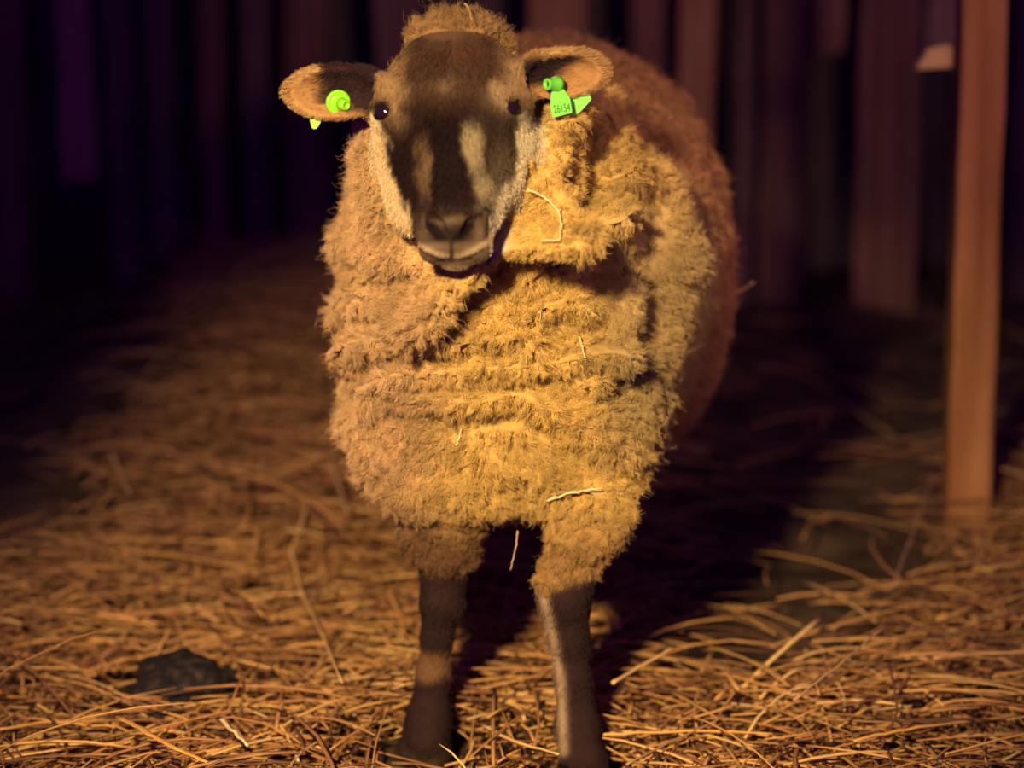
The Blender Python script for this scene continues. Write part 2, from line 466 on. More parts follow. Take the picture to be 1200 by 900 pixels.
# eye sockets, lids
EYES = []
for sx, px, py in ((-1, 455, 134), (1, 592, 130)):
    dirn = HR @ np.array([sx * .50, .02, .86]); dirn /= np.linalg.norm(dirn)
    # slide along the sight line until just at the head surface
    d_ = ray(px, py); t_ = ((Hd(0, 0, -.043) - _C) @ hn) / (d_ @ hn); c = _C + d_ * t_
    EYES.append((c, dirn, sx))
for c, d, sx in EYES:
    F.ell(c + d * .001, (.0185, .0165, .0165), .010, R=HR)
for c, d, sx in EYES:
    side = np.cross(d, ha); side /= np.linalg.norm(side); al = np.cross(side, d)
    F.ell(c + d * .014, ((.0125, .0088, .016) if sx < 0 else (.0138, .0108, .016)), .003, op='s', R=np.stack([side, al, d], 1))
# nostrils, philtrum, mouth
for sx in (-1, 1):
    F.chain([(Hd(sx * .0235, .213, -.010), .0055), (Hd(sx * .0185, .226, -.009), .0098), (Hd(sx * .0085, .238, -.010), .0050)], .002, op='s')
F.chain([(Hd(0, .232, -.006), .0025), (Hd(0, .252, -.020), .0022)], .002, op='s')
F.chain([(Hd(-.036, .238, -.046), .0022), (Hd(-.020, .2535, -.034), .0022), (Hd(0, .2535, -.030), .0022), (Hd(.020, .2535, -.034), .0022), (Hd(.036, .238, -.046), .0022)], .002, op='s')
SV, SF = surface_nets(F)
del F.D

def vnormals(V, Fq):
    a, b, c, d = (V[Fq[:, i]] for i in range(4))
    fn = np.cross(c - a, d - b); N = np.zeros_like(V)
    for i in range(4): np.add.at(N, Fq[:, i], fn)
    return N / (np.linalg.norm(N, axis=1)[:, None] + 1e-12)
def smooth(V, Fq, w, it=1):
    for _ in range(it):
        S = np.zeros_like(V); n = np.zeros(len(V))
        for i in range(4):
            for j in (-1, 1):
                np.add.at(S, Fq[:, i], V[Fq[:, (i + j) % 4]]); np.add.at(n, Fq[:, i], 1)
        V = V + w[:, None] * (S / n[:, None] - V) if isinstance(w, np.ndarray) else V + w * (S / n[:, None] - V)
    return V
SV = smooth(SV, SF, .5, 2)

def head_px(p):                      # coordinates over the face: about a photo pixel each
    q = to_head(p); g = project(p); return g[:, 0], g[:, 1], q[:, 2]
def region(p):
    """wool weight, head weight, ear weight, leg weight for points on the body"""
    q = to_head(p); u, a, n = q.T
    ear = np.zeros(len(p))
    for sx, (c, ax, up, nf, hl, hh) in EARS.items():
        r = p - c
        e = (np.abs(r @ ax) / (hl * 1.12)) ** 2 + (np.abs(r @ up) / (hh * 1.25)) ** 2 + (np.abs(r @ nf) / .03) ** 2
        ear = np.maximum(ear, (e < 1).astype(float) * (np.abs(u) > .070))
    # face: in front of a surface that runs behind jaw, eyes and over the poll
    back = np.where(a < .03, -.045 - .0 * a, -.105 - .16 * np.clip(a - .03, 0, 1))
    back = -.030 - sstep(-.01, .05, a) * .085 - .05 * np.clip(a - .05, 0, 1)
    back = np.where(a > .14, -.098, back); back = np.where(a > .232, -.070, back)
    face = sstep(-.007, .007, n - back) * sstep(.002, .014, a) * (u < np.interp(a, [0, .12, .18, .257], [.079, .076, .065, .045])) * (u > -np.interp(a, [0, .12, .21, .245, .257], [.085, .085, .076, .055, .045])) * (a < .257)
    face = np.maximum(face, (a > .15) * (a < .235) * (n > -.105) * (np.abs(u + .003) < np.interp(a, [.12, .18, .257], [.076, .066, .048])))
    face = np.maximum(face, (np.abs(u) > .055) * (np.abs(u) < .095) * (a > .03) * (a < .13) * (n > -.13) * (p[:, 1] < -.10))
    z = p[:, 2]
    wl = np.where(p[:, 1] < .35, np.where(p[:, 0] < -.01, .245, .250), .26) + .02 * noise(p, 30, 2)
    leg = 1 - sstep(-.012, .012, z - wl)
    wool = (1 - face) * (1 - ear) * (1 - leg)
    return wool, face, ear, leg
NN = vnormals(SV, SF)
wool, face, earw, legw = region(SV)

# wool folds across the chest and the lumpy staple
creases = [([(432, 372), (470, 360), (510, 352)], .024, .010), ([(448, 420), (500, 414), (560, 402), (600, 402)], .036, .010),
           ([(498, 452), (560, 446), (640, 440), (690, 425)], .030, .010), ([(520, 352), (560, 330), (620, 306), (665, 292)], .032, .013),
           ([(545, 318), (600, 290), (660, 280), (720, 290)], .028, .011), ([(470, 480), (540, 490), (600, 480)], .020, .011),
           ([(560, 365), (620, 372), (660, 366)], .020, .009), ([(672, 150), (676, 220), (664, 290)], .022, .012),
           ([(735, 250), (760, 320), (750, 400), (715, 450)], .020, .016), ([(420, 300), (450, 318), (490, 322)], .012, .010),
           ([(400, 520), (430, 560), (470, 590)], .010, .012), ([(600, 470), (640, 500), (700, 540)], .008, .014)]
def seg_px(q, pts, signed=False):
    d = np.full(len(q), 1e9); sg = np.zeros(len(q))
    for a, b in zip(pts[:-1], pts[1:]):
        a = np.array(a, float); b = np.array(b, float); ab = b - a
        t = np.clip(((q - a) @ ab) / (ab @ ab), 0, 1); v = q - a - t[:, None] * ab; dd = np.linalg.norm(v, axis=1)
        sg = np.where(dd < d, v[:, 1], sg); d = np.minimum(d, dd)
    return (d, sg) if signed else d
def project(p):
    v = p - _C; D = v @ _f
    return np.c_[600 + FPX * v[:, 0] / D, 450 - FPX * (v @ _u) / D]
pr = project(SV); front = (SV[:, 1] < .22) * (NN[:, 1] < .1)
disp = np.zeros(len(SV))
warp = pr + np.c_[noise(SV, 22, 31), noise(SV, 22, 32)] * 7
for pts, dep, wid in creases:
    d, sg = seg_px(warp, pts, True); d = d / 1080.; up_ = sg < 0
    disp -= front * dep * (2.5 * np.exp(-(d / (wid * .75)) ** 2) - np.where(up_, 1.3, .15) * np.exp(-((d - wid * 1.9) / (wid * 1.0)) ** 2))
sq = SV * np.array([1, 1, 1.9])
sw = SV * np.array([.7, .8, 2.1]) + np.c_[noise(SV, 14, 35), noise(SV, 14, 36), noise(SV, 14, 37)] * .022
fz_ = front * sstep(-.20, -.13, SV[:, 0]) * sstep(.17, .10, SV[:, 0])
rid = lambda f, sd: .38 - np.abs(noise(sw, f, sd))
disp += wool * (.010 * noise(SV, 9, 5) + (.006 + .010 * fz_) * rid(17, 6) + (.002 + .006 * fz_) * rid(36, 7) + .0012 * noise(sw, 80, 8))
disp *= np.clip(wool, 0, 1)
SV = SV + NN * disp[:, None]
SV[:, 2] = np.maximum(SV[:, 2], .0022)
NN = vnormals(SV, SF)

# ---- markings
def C(*v): return np.array(v, float)
def face_color(p):
    x, y, n = head_px(p)
    jx = 6 * noise(p, 60, 41) + 3 * noise(p, 150, 42); jy = 6 * noise(p, 50, 43) + 3 * noise(p, 140, 44)
    X = x + jx; Y = y + jy; ax = np.abs(X - 529)
    col = np.tile(C(.024, .013, .017), (len(p), 1))
    def mixin(c, m):
        nonlocal col
        m = np.clip(m, 0, 1)[:, None]; col = col * (1 - m) + C(*c) * m
    mixin((.088, .052, .040), sstep(150, 90, Y) * .9)                            # forehead
    mixin((.34, .235, .145), sstep(40, 66, ax) * sstep(135, 100, Y))             # temples
    mixin((.10, .05, .042), np.exp(-((X - 545) / 48) ** 2 - ((Y - 60) / 11) ** 2))
    mixin((.20, .13, .085), sstep(50, 36, Y))
    mixin((.010, .006, .010), np.exp(-((X - 521) / 27) ** 4 - ((Y - 185) / 62) ** 4))   # dark bridge
    mixin((.24, .19, .13), np.exp(-((X - 522) / 10) ** 2 - ((Y - 100) / 9) ** 2) * .5)
    mixin((.30, .20, .13), np.exp(-((X - 495) / 6.5) ** 4 - ((Y - 196) / 36) ** 4) * .5)   # left stripe
    mixin((.42, .37, .27), np.exp(-((X - 556) / 11) ** 4 - ((Y - 172) / 26) ** 4) * .8)
    mixin((.48, .42, .31), np.exp(-((X - 568) / 12) ** 4 - ((Y - 218) / 20) ** 4) * .8)
    mixin((.16, .13, .10), np.exp(-((X - 588) / 16) ** 2 - ((Y - 195) / 40) ** 2) * .7)
    mixin((.50, .38, .26), np.exp(-((X - 586) / 13) ** 2 - ((Y - 112) / 17) ** 2) * .8)  # pale patches at the eyes
    mixin((.42, .30, .19), np.exp(-((X - 466) / 10) ** 2 - ((Y - 128) / 20) ** 2) * .7)
    mixin((.018, .010, .014), np.exp(-((X - 474) / 12) ** 2 - ((Y - 195) / 40) ** 2) * .9)
    # pale lower cheeks
    cl = np.interp(Y, [140, 200, 250, 285], [449, 463, 481, 488]); cr = np.interp(Y, [130, 200, 250, 285], [607, 598, 579, 570])
    mixin((.80, .66, .48), sstep(4, -7, X - cl) * sstep(128, 150, Y))
    mixin((.86, .80, .62), sstep(-4, 6, X - cr) * sstep(125, 150, Y))
    mixin((.86, .80, .62), sstep(-12, 2, X - cr) * sstep(205, 240, Y) * sstep(285, 262, Y))
    mixin((.74, .62, .46), sstep(-.075, -.095, n) * sstep(140, 160, Y))
    # nose and lips
    mixin((.034, .023, .022), sstep(238, 256, Y) * (np.abs(x - 529) < 44))
    mixin((.16, .12, .09), np.exp(-((x - 528) / 20) ** 4 - ((y - 259 + (x - 528) * .15) / 5) ** 2) * .7)
    mixin((.15, .11, .085), np.exp(-((np.abs(x - 528) - 35) / 8) ** 2 - ((y - 275) / 20) ** 2) * .8)
    vv = np.abs(x - 527); ht = 4.2 + 5 * np.exp(-((vv - 15) / 7) ** 2); mixin((.012, .008, .012), sstep(ht + 2, ht - 1, np.abs(y - (285 - vv * .80))) * sstep(31, 26, vv))
    mixin((.16, .12, .095), sstep(280, 290, y) * (n < -.01) * (np.abs(x - 528) < 46))
    mixin((.50, .40, .30), np.exp(-((y - (300 - .009 * (x - 528) ** 2)) / 3.5) ** 2) * (n < -.005))
    mixin((.36, .28, .21), sstep(308, 314, y))
    mixin((.05, .03, .03), np.exp(-((y - (305 - .010 * (x - 529) ** 2)) / 2.2) ** 2) * (np.abs(x - 529) < 38))
    mixin((.03, .02, .02), np.exp(-((x - 529) / 2.5) ** 2) * (y > 280) * (y < 306))
    return col * .78
def ear_color(p):
    col = np.zeros((len(p), 3))
    for sx, (c, ax, up, nf, hl, hh) in EARS.items():
        m = (p @ hu - HO @ hu) * sx > 0
        r = p[m] - c; s = r @ ax / hl; t = r @ up / hh; d = r @ nf
        s = s + .12 * noise(p[m], 60, 51)
        cc = np.tile(C(.40, .24, .12), (m.sum(), 1))
        inner = (d > -.010)
        if sx < 0: dk = sstep(.52, .12, s + .5 * (t < -.4)) * sstep(-.9, -.5, t)
        else: dk = sstep(.50, -.05, s - .5 * (t - .35)) * sstep(-.55, -.2, t) * sstep(.88, .62, t)
        cc = cc * (1 - dk[:, None]) + C(.035, .02, .03) * dk[:, None]
        rim = np.maximum(sstep(.72, .95, np.sqrt(s * s + t * t)), 0) * (s > (.3 if sx < 0 else -.5))
        cc = cc * (1 - .6 * rim[:, None]) + C(.62, .46, .24) * .6 * rim[:, None]
        col[m] = cc
    return col
def leg_color(p):
    z = p[:, 2]; n1 = noise(p, 40, 61)
    col = np.tile(C(.026, .015, .020), (len(p), 1))
    m = sstep(.155, .14, z + .01 * n1) * sstep(.10, .12, z + .01 * n1) * (p[:, 0] < -.02) * (p[:, 1] < .3)
    col = col * (1 - .8 * m[:, None]) + C(.17, .10, .06) * .8 * m[:, None]
    # light streak down the inner side of the right leg
    pq = project(p); d = seg_px(pq, [(634, 690), (648, 750), (657, 800), (660, 880)])
    m = np.exp(-(d / 6) ** 2) * (p[:, 1] < .2) * (p[:, 0] > 0)
    col = col * (1 - .6 * m[:, None]) + C(.55, .42, .34) * .6 * m[:, None]
    col = np.where((z < .035)[:, None], C(.03, .022, .02), col)
    return col
def wool_color(p):
    n1 = noise(p, 9, 71); n2 = noise(p, 30, 72); n3 = noise(p, 75, 73)
    hue = sstep(-.16, -.02, p[:, 0] + .05 * noise(p, 7, 75) - .12 * (p[:, 2] - .45))[:, None]
    col = (C(.58, .40, .25) * (1 - hue) + C(.66, .48, .185) * hue) * (1 + .12 * n1 + .14 * n2 + .12 * n3)[:, None]
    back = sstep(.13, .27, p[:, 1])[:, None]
    col = col * (1 - back) + C(.33, .18, .115) * (1 + .2 * n2)[:, None] * back  # brown back wool, darkened further to stand for the dim reddish light
    grey = (sstep(.06, .13, p[:, 0]) * sstep(.34, .46, p[:, 2]) * sstep(.75, .6, p[:, 2]) * (p[:, 1] < .25))[:, None]
    col = col * (1 - .7 * grey) + C(.33, .27, .175) * (1 + .25 * n2)[:, None] * .7 * grey
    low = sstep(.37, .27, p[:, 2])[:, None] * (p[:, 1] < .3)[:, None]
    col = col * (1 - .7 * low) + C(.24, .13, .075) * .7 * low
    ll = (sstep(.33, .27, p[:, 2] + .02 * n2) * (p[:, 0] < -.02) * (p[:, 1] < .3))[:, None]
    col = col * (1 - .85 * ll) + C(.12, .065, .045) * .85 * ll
    q = to_head(p); crown = ((q[:, 1] < .05) * (q[:, 2] > -.10) * (p[:, 1] < -.05))[:, None]
    col = np.where(crown, C(.44, .29, .15) * (1 + .2 * n3)[:, None], col)
    spk = (noise(p, 140, 74) > .72)[:, None]                                     # specks of dirt and chaff
    col = np.where(spk, col * .55, col)
    return np.clip(col, .01, .95)
def body_color(p):
    w, f, e, l = region(p)
    col = wool_color(p)
    col = col * (1 - l[:, None]) + leg_color(p) * l[:, None]
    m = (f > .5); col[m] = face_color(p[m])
    m = (e > .5); col[m] = ear_color(p[m])
    return col

sheep = empty('sheep', (0, .3, 0))
tag(sheep, 'woolly sheep with dark face standing in straw, facing forward, green ear tags', 'sheep')
def to_local(o):                     # vertices are in world space: shift them under the sheep's origin
    o.location = (0, -.3, 0); return o
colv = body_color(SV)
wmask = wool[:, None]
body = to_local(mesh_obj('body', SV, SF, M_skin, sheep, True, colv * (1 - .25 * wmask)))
bvh = BVHTree.FromPolygons([tuple(v) for v in SV], [tuple(int(i) for i in f) for f in SF])

# ---- hair
def sample(weight, n):
    a, b, c, d = (SV[SF[:, i]] for i in range(4))
    ar = .5 * np.linalg.norm(np.cross(c - a, d - b), axis=1) * weight
    k = rng.choice(len(SF), n, p=ar / ar.sum()); s = rng.random(n)[:, None]; t = rng.random(n)[:, None]
    p = (a[k] * (1 - s) + b[k] * s) * (1 - t) + (d[k] * (1 - s) + c[k] * s) * t
    nn = (NN[SF[k, 0]] * (1 - s) + NN[SF[k, 1]] * s) * (1 - t) + (NN[SF[k, 3]] * (1 - s) + NN[SF[k, 2]] * s) * t
    return p, nn / (np.linalg.norm(nn, axis=1)[:, None] + 1e-9)
def norm(v): return v / (np.linalg.norm(v, axis=1)[:, None] + 1e-9)
def hair_obj(name, pts, rad, col, mat, parent):
    n, m, _ = pts.shape
    cu = bpy.data.hair_curves.new(name); cu.add_curves([m] * n)
    cu.points.foreach_set('position', pts.reshape(-1).astype(np.float32))
    try: cu.points.foreach_set('radius', rad.reshape(-1).astype(np.float32))
    except Exception:
        at = cu.attributes.new('radius', 'FLOAT', 'POINT'); at.data.foreach_set('value', rad.reshape(-1).astype(np.float32))
    at = cu.attributes.new('tint', 'FLOAT_COLOR', 'CURVE')
    at.data.foreach_set('color', np.c_[col, np.ones(n)].astype(np.float32).ravel())
    cu.materials.append(mat)
    return link(bpy.data.objects.new(name, cu), parent)

fc = SV[SF].mean(1); fw_, ff_, fe_, fl_ = region(fc)
def make_fleece():
    vis = np.where(fc[:, 1] < .22, 1.0, .38) * np.where(fc[:, 2] < .85, 1, 1.0) * np.where((NN[SF[:, 0], 1] > .5) & (fc[:, 1] > .5), .3, 1)
    n = 520000; nl = 26000
    p, nr = sample((fw_ > .5) * vis, n)
    lp, ln = sample((fw_ > .5) * vis, nl)
    # nearest lock: hash locks to a grid, search with a KD tree
    from mathutils.kdtree import KDTree
    kd = KDTree(nl)
    for i in range(nl): kd.insert(lp[i], i)
    kd.balance()
    li = np.fromiter((kd.find(q)[1] for q in p), int, n)
    q = to_head(lp); crown = (q[:, 1] < .06) & (q[:, 2] > -.12) & (lp[:, 1] < -.05)
    g = np.array([0, 0, -1.])
    wander = np.c_[noise(lp, 11, 81), noise(lp, 11, 82), noise(lp, 11, 83)] * 1.0 + .24 * rng.normal(size=(nl, 3))
    D = norm(ln * .9 + g * .35 * (~crown)[:, None] + wander * .85 + np.array([0, -.1, .15]) * crown[:, None])
    L = rng.uniform(.010, .021, nl) * np.where(crown, .95, 1.0) * np.where(lp[:, 2] < .33, .65, 1)
    hr = to_head(lp)
    nearface = (hr[:, 1] > -.0) & (hr[:, 1] < .26) & (hr[:, 2] > -.15) & (np.abs(hr[:, 0]) < .12) & ~crown
    L = np.where(nearface, L * .7, L)
    tipc = lp + D * L[:, None]
    cl = rng.uniform(.05, .5, nl)[li][:, None]
    stray = (rng.random(n) < .04)
    ls = L[li] * rng.uniform(.75, 1.1, n) * np.where(stray, 1.5, 1)
    cl = np.where(stray[:, None], .1, cl)
    side = norm(np.cross(D, rng.normal(size=(nl, 3)))); side2 = np.cross(D, side)
    fz = norm(rng.normal(size=(n, 3)))
    m = 7; pts = np.zeros((n, m, 3)); ph = rng.uniform(0, 6.28, nl)[li]; fr = rng.uniform(1.3, 2.6, nl)[li]
    Dd = norm(D[li] + .38 * fz)
    for i in range(m):
        t = i / (m - 1)
        st = p + Dd * (ls * t)[:, None] - nr * .002
        to = lp[li] + D[li] * (ls * t)[:, None]
        w = cl * t ** .8
        pos = st * (1 - w) + to * w
        am = .0022 * t ** .7
        pos += side[li] * (am * np.sin(ph + fr * 6.28 * t))[:, None] + side2[li] * (am * np.cos(ph * 1.3 + fr * 5 * t))[:, None]
        pos += fz * (.0020 * math.sin(4.5 * t + .5) * t) + g * (.002 * t * t) * (~crown[li])[:, None]
        pts[:, i] = pos
    r = np.linspace(1, .35, m)[None] * (rng.uniform(.00016, .00030, n) * np.where(p[:, 1] > .25, 1.5, 1) * np.where(stray, .6, 1))[:, None]
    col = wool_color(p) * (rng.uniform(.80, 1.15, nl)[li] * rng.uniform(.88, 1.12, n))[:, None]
    return to_local(hair_obj('fleece', pts, r, np.clip(col, 0, .95), M_wool, sheep))
make_fleece()

def make_coat():                     # short hair of face, ears and legs
    w = (np.clip(ff_, 0, 1) > .5) * 1.0 + (fe_ > .5) * 1.0 + (fl_ > .5) * .30
    w = np.where(fc[:, 1] > .3, w * .3, w)
    n = 90000
    p, nr = sample(w, n)
    ok = np.ones(n, bool)
    for c, d, sx in EYES: ok &= np.linalg.norm(p - (c + d * .012), axis=1) > .0140
    q = to_head(p)
    for sx in (-1, 1): ok &= ~((np.abs(q[:, 0] - sx * .018) < .009) & (np.abs(q[:, 1] - .224) < .014) & (q[:, 2] > -.030) & (np.abs(q[:, 0]) > .006))
    gx, gy = project(p).T; vv = np.abs(gx - 527); ok &= ~((np.abs(gy - (285 - vv * .80)) < 8) & (vv < 31) & (q[:, 1] > .2))
    p = p[ok]; nr = nr[ok]; q = q[ok]; n = len(p)
    _, fa, ea, le = region(p)
    flow = np.tile(ha * 1.0, (n, 1))
    flow += hu[None] * (np.sign(q[:, 0]) * sstep(.1, .0, q[:, 1]) * .3)[:, None]
    for sx, (c, ax, up, nf, hl, hh) in EARS.items():
        m = (ea > .5) & (q[:, 0] * sx > 0); flow[m] = ax
    flow[le > .5] = (0, 0, -1)
    D = norm(flow * 1.0 + nr * .45 + .22 * rng.normal(size=(n, 3)) + .25 * np.c_[noise(p, 40, 91), noise(p, 40, 92), noise(p, 40, 93)])
    L = rng.uniform(.004, .0085, n) * np.where(ea > .5, .75, 1) * np.where(q[:, 1] < .06, 1.5, 1) * np.where((q[:, 1] > .205) & (fa > .5), .4, 1)
    L = np.where(le > .5, .007, L)
    m = 4; pts = np.zeros((n, m, 3))
    for i in range(m):
        t = i / (m - 1); pts[:, i] = p + D * (L * t)[:, None] - nr * .0008 - nr * (L * .15 * t * t)[:, None]
    r = np.linspace(1, .3, m)[None] * rng.uniform(.00025, .00042, n)[:, None]
    col = body_color(p) * rng.uniform(.75, 1.3, n)[:, None]
    return to_local(hair_obj('short_coat', pts, r, np.clip(col, 0, .95), M_coat, sheep))
make_coat()

# ---- eyes
m, nt, b = new_mat('eye', .04, .8); b.inputs['Base Color'].default_value = (.012, .006, .006, 1); b.inputs['Coat Weight'].default_value = 1
M_eye = m
m, nt, b = new_mat('pupil', .1, .5); b.inputs['Base Color'].default_value = (.002, .002, .003, 1); M_pupil = m
def uv_sphere(c, R, r3, nu=24, nv=16):
    V = []; Fs = []
    for i in range(nv + 1):
        th = math.pi * i / nv
        for j in range(nu):
            ph = 2 * math.pi * j / nu
            V.append(np.array(c) + R @ (np.array([math.sin(th) * math.cos(ph), math.sin(th) * math.sin(ph), math.cos(th)]) * r3))
    for i in range(nv):
        for j in range(nu):
            j2 = (j + 1) % nu; Fs.append((i * nu + j, (i + 1) * nu + j, (i + 1) * nu + j2, i * nu + j2))
    return V, Fs
VC = _C - EYES[0][0]; VC /= np.linalg.norm(VC)
for c, d, sx in EYES:
    side = np.cross(d, ha); side /= np.linalg.norm(side); al = np.cross(side, d)
    R = np.stack([side, al, d], 1)
    e = to_local(mesh_obj('eye', *uv_sphere(c + d * .0052 + VC * (.0014 if sx < 0 else .0034), R, np.array([.0138, .0124, .0128])), M_eye, sheep))
    pu = mesh_obj('pupil', *uv_sphere(c + d * .0125, R, np.array([.0065, .0028, .0062]), 16, 10), M_pupil, e)

# ---- ear tags
m, nt, b = new_mat('tag_plastic', .42, .5); b.inputs['Base Color'].default_value = (.17, .78, .10, 1)
b.inputs['Subsurface Weight'].default_value = .15; b.inputs['Subsurface Radius'].default_value = (.003, .006, .002)
M_tag = m
m, nt, b = new_mat('tag_plastic_yellow_green', .42, .5); b.inputs['Base Color'].default_value = (.26, .78, .035, 1); M_tag2 = m
m, nt, b = new_mat('tag_ink', .7, .1); b.inputs['Base Color'].default_value = (.02, .10, .02, 1); M_ink = m
m, nt, b = new_mat('stud_hole', .7, .1); b.inputs['Base Color'].default_value = (.05, .14, .02, 1); M_hole = m
def lathe(c, axis, prof, seg=24):
    """prof: list of (distance along axis, radius)"""
    axis = np.array(axis, float); axis /= np.linalg.norm(axis)
    t = np.array([0, 0, 1.]) if abs(axis[2]) < .9 else np.array([1., 0, 0])
    a = np.cross(axis, t); a /= np.linalg.norm(a); b_ = np.cross(axis, a)
    V = []; Fs = []
    for h, r in prof:
        for k in range(seg):
            an = 2 * math.pi * k / seg; V.append(np.array(c) + axis * h + r * (math.cos(an) * a + math.sin(an) * b_))
    for i in range(len(prof) - 1):
        for k in range(seg):
            k2 = (k + 1) % seg; Fs.append((i * seg + k, i * seg + k2, (i + 1) * seg + k2, (i + 1) * seg + k))
    Fs.append(tuple(range(seg))[::-1]); Fs.append(tuple((len(prof) - 1) * seg + k for k in range(seg)))
    return V, Fs
def slab(outline, nrm, th):
    """prism over a planar outline"""
    o = [np.array(p, float) for p in outline]; nrm = np.array(nrm, float); nrm /= np.linalg.norm(nrm); n = len(o)
    V = [p - nrm * th / 2 for p in o] + [p + nrm * th / 2 for p in o]
    Fs = [tuple(range(n))[::-1], tuple(range(n, 2 * n))] + [(i, (i + 1) % n, (i + 1) % n + n, i + n) for i in range(n)]
    return V, Fs
def rounded(poly, r=.0022, seg=4):
    out = []; n = len(poly)
    for i in range(n):
        p = np.array(poly[i], float); a = np.array(poly[i - 1], float) - p; b_ = np.array(poly[(i + 1) % n], float) - p
        rr = min(r, np.linalg.norm(a) * .45, np.linalg.norm(b_) * .45)
        A = p + a / np.linalg.norm(a) * rr; B = p + b_ / np.linalg.norm(b_) * rr
        for k in range(seg + 1):
            t = k / seg; out.append((1 - t) ** 2 * A + 2 * t * (1 - t) * p + t * t * B)
    return out
def plane_pts(pix, origin, nrm):
    """points of a plane through origin seen at these photo pixels"""
    out = []
    nrm = np.array(nrm, float)
    for px, py in pix:
        d = ray(px, py); out.append(_C + d * (((np.array(origin) - _C) @ nrm) / (d @ nrm)))
    return out
# left ear: round button in front, pointed flag behind the ear
cL, axL, upL, nfL, hlL, hhL = EARS[-1]
hit = bvh.ray_cast(Vector(_C), Vector(ray(396, 120)).normalized())
bl = np.array(hit[0]); vd = -ray(396, 120); vd /= np.linalg.norm(vd)
tn = vd + .35 * np.array([.8, 0, -.3]); tn /= np.linalg.norm(tn)
t1 = empty('ear_tag', (0, 0, 0)); t1.parent = sheep; to_local(t1)
t1['label'] = 'round yellow-green button tag with pointed flag in the left ear'
bt = mesh_obj('button', *lathe(bl + vd * .0035, tn, [(-.002, .0118), (0, .0132), (.0020, .0132), (.0032, .0120), (.0028, .0100), (.0022, .0085), (.0030, .0074), (.0034, .0062)]), M_tag2, t1)
sp = bl + vd * .0035 + tn * .003 + np.array([.0035, 0, -.0015])
st = mesh_obj('stud', *lathe(sp, tn + np.array([.35, 0, -.1]), [(-.001, .0066), (.003, .0062), (.0075, .0052), (.0085, .0044), (.0078, .0028), (.006, .0026)]), M_tag2, t1)
mesh_obj('pin', *lathe(bl - vd * .014, vd, [(0, .003), (.021, .003)], 12), M_tag2, t1)
fo = bl - vd * .0085
fl2 = mesh_obj('flag', *slab(rounded(plane_pts([(359, 118), (400, 112), (408, 124), (377, 134), (376, 143), (371, 151), (366, 151), (364, 145)], fo, vd), .0016), vd, .0016), M_tag2, t1, smooth=False)
# right ear: stud and lettered panel in front, plain panel behind
hit = bvh.ray_cast(Vector(_C), Vector(ray(660, 108)).normalized())
br = np.array(hit[0]); vd = -ray(655, 105); vd /= np.linalg.norm(vd)
t2 = empty('ear_tag', (0, 0, 0)); t2.parent = sheep; to_local(t2)
t2['label'] = 'green flag tag numbered 26154 with a stud in the right ear'
pn = vd + np.array([-.25, 0, -.05]); pn /= np.linalg.norm(pn)
po = br + vd * .0125
pan = mesh_obj('panel', *slab(rounded(plane_pts([(645, 92), (651, 89), (657, 91), (660, 104), (668, 114), (671, 132), (648, 138), (645, 126), (646, 110), (647, 103)], po, pn), .0016), pn, .0018), M_tag, t2, smooth=False)
sc_ = plane_pts([(652.5, 98.5)], po, pn)[0]
ax_ = vd + np.array([-1.15, 0, -.02]); ax_ /= np.linalg.norm(ax_)
mesh_obj('stud', *lathe(sc_ + pn * .001, ax_, [(-.004, .0078), (0, .0078), (.003, .0066), (.0075, .0060), (.0115, .0058), (.013, .0062), (.0138, .0056), (.0138, .0034), (.010, .0030)]), M_tag, t2)
mesh_obj('stud_hole', *lathe(sc_ + pn * .001 + ax_ * .010, ax_, [(0, .0031), (.0012, .0031)], 16), M_hole, t2)
mesh_obj('pin', *lathe(sc_ + np.array([.004, 0, 0]), -vd, [(0, .003), (.030, .003)], 12), M_tag, t2)
bo = br - vd * .010
mesh_obj('back_panel', *slab(rounded(plane_pts([(655, 112), (672, 112), (688, 108), (693, 115), (692, 118), (680, 131), (673, 137), (664, 132)], bo, vd), .0018), vd, .0018), M_tag, t2, smooth=False)
def number(txt, px, py, size, rot=8):
    cu = bpy.data.curves.new('number', 'FONT'); cu.body = txt; cu.size = size; cu.align_x = 'CENTER'; cu.align_y = 'CENTER'; cu.extrude = .0002
    o = link(bpy.data.objects.new('number', cu), t2); cu.materials.append(M_ink)
    o.location = Vector(plane_pts([(px, py)], po + pn * .0011, pn)[0])
    zq = Vector(pn); xr = Vector((1, 0, 0)); xr = (xr - zq * xr.dot(zq)).normalized(); yr = zq.cross(xr)
    Mx = Matrix((xr, yr, zq)).transposed()
    o.rotation_euler = (Mx @ Matrix.Rotation(math.radians(rot), 3, 'Z')).to_euler()
    o.scale = (.78, 1.3, 1)
    bpy.context.view_layer.update(); dg = bpy.context.evaluated_depsgraph_get()
    me = bpy.data.meshes.new_from_object(o.evaluated_get(dg)); mo = bpy.data.objects.new('number', me)
    loc, rot_, scl = o.location.copy(), o.rotation_euler.copy(), o.scale.copy()
    bpy.data.objects.remove(o); link(mo, t2); mo.name = 'number'; mo.location = loc; mo.rotation_euler = rot_; mo.scale = scl
number('26154', 658.5, 127.5, .0092)


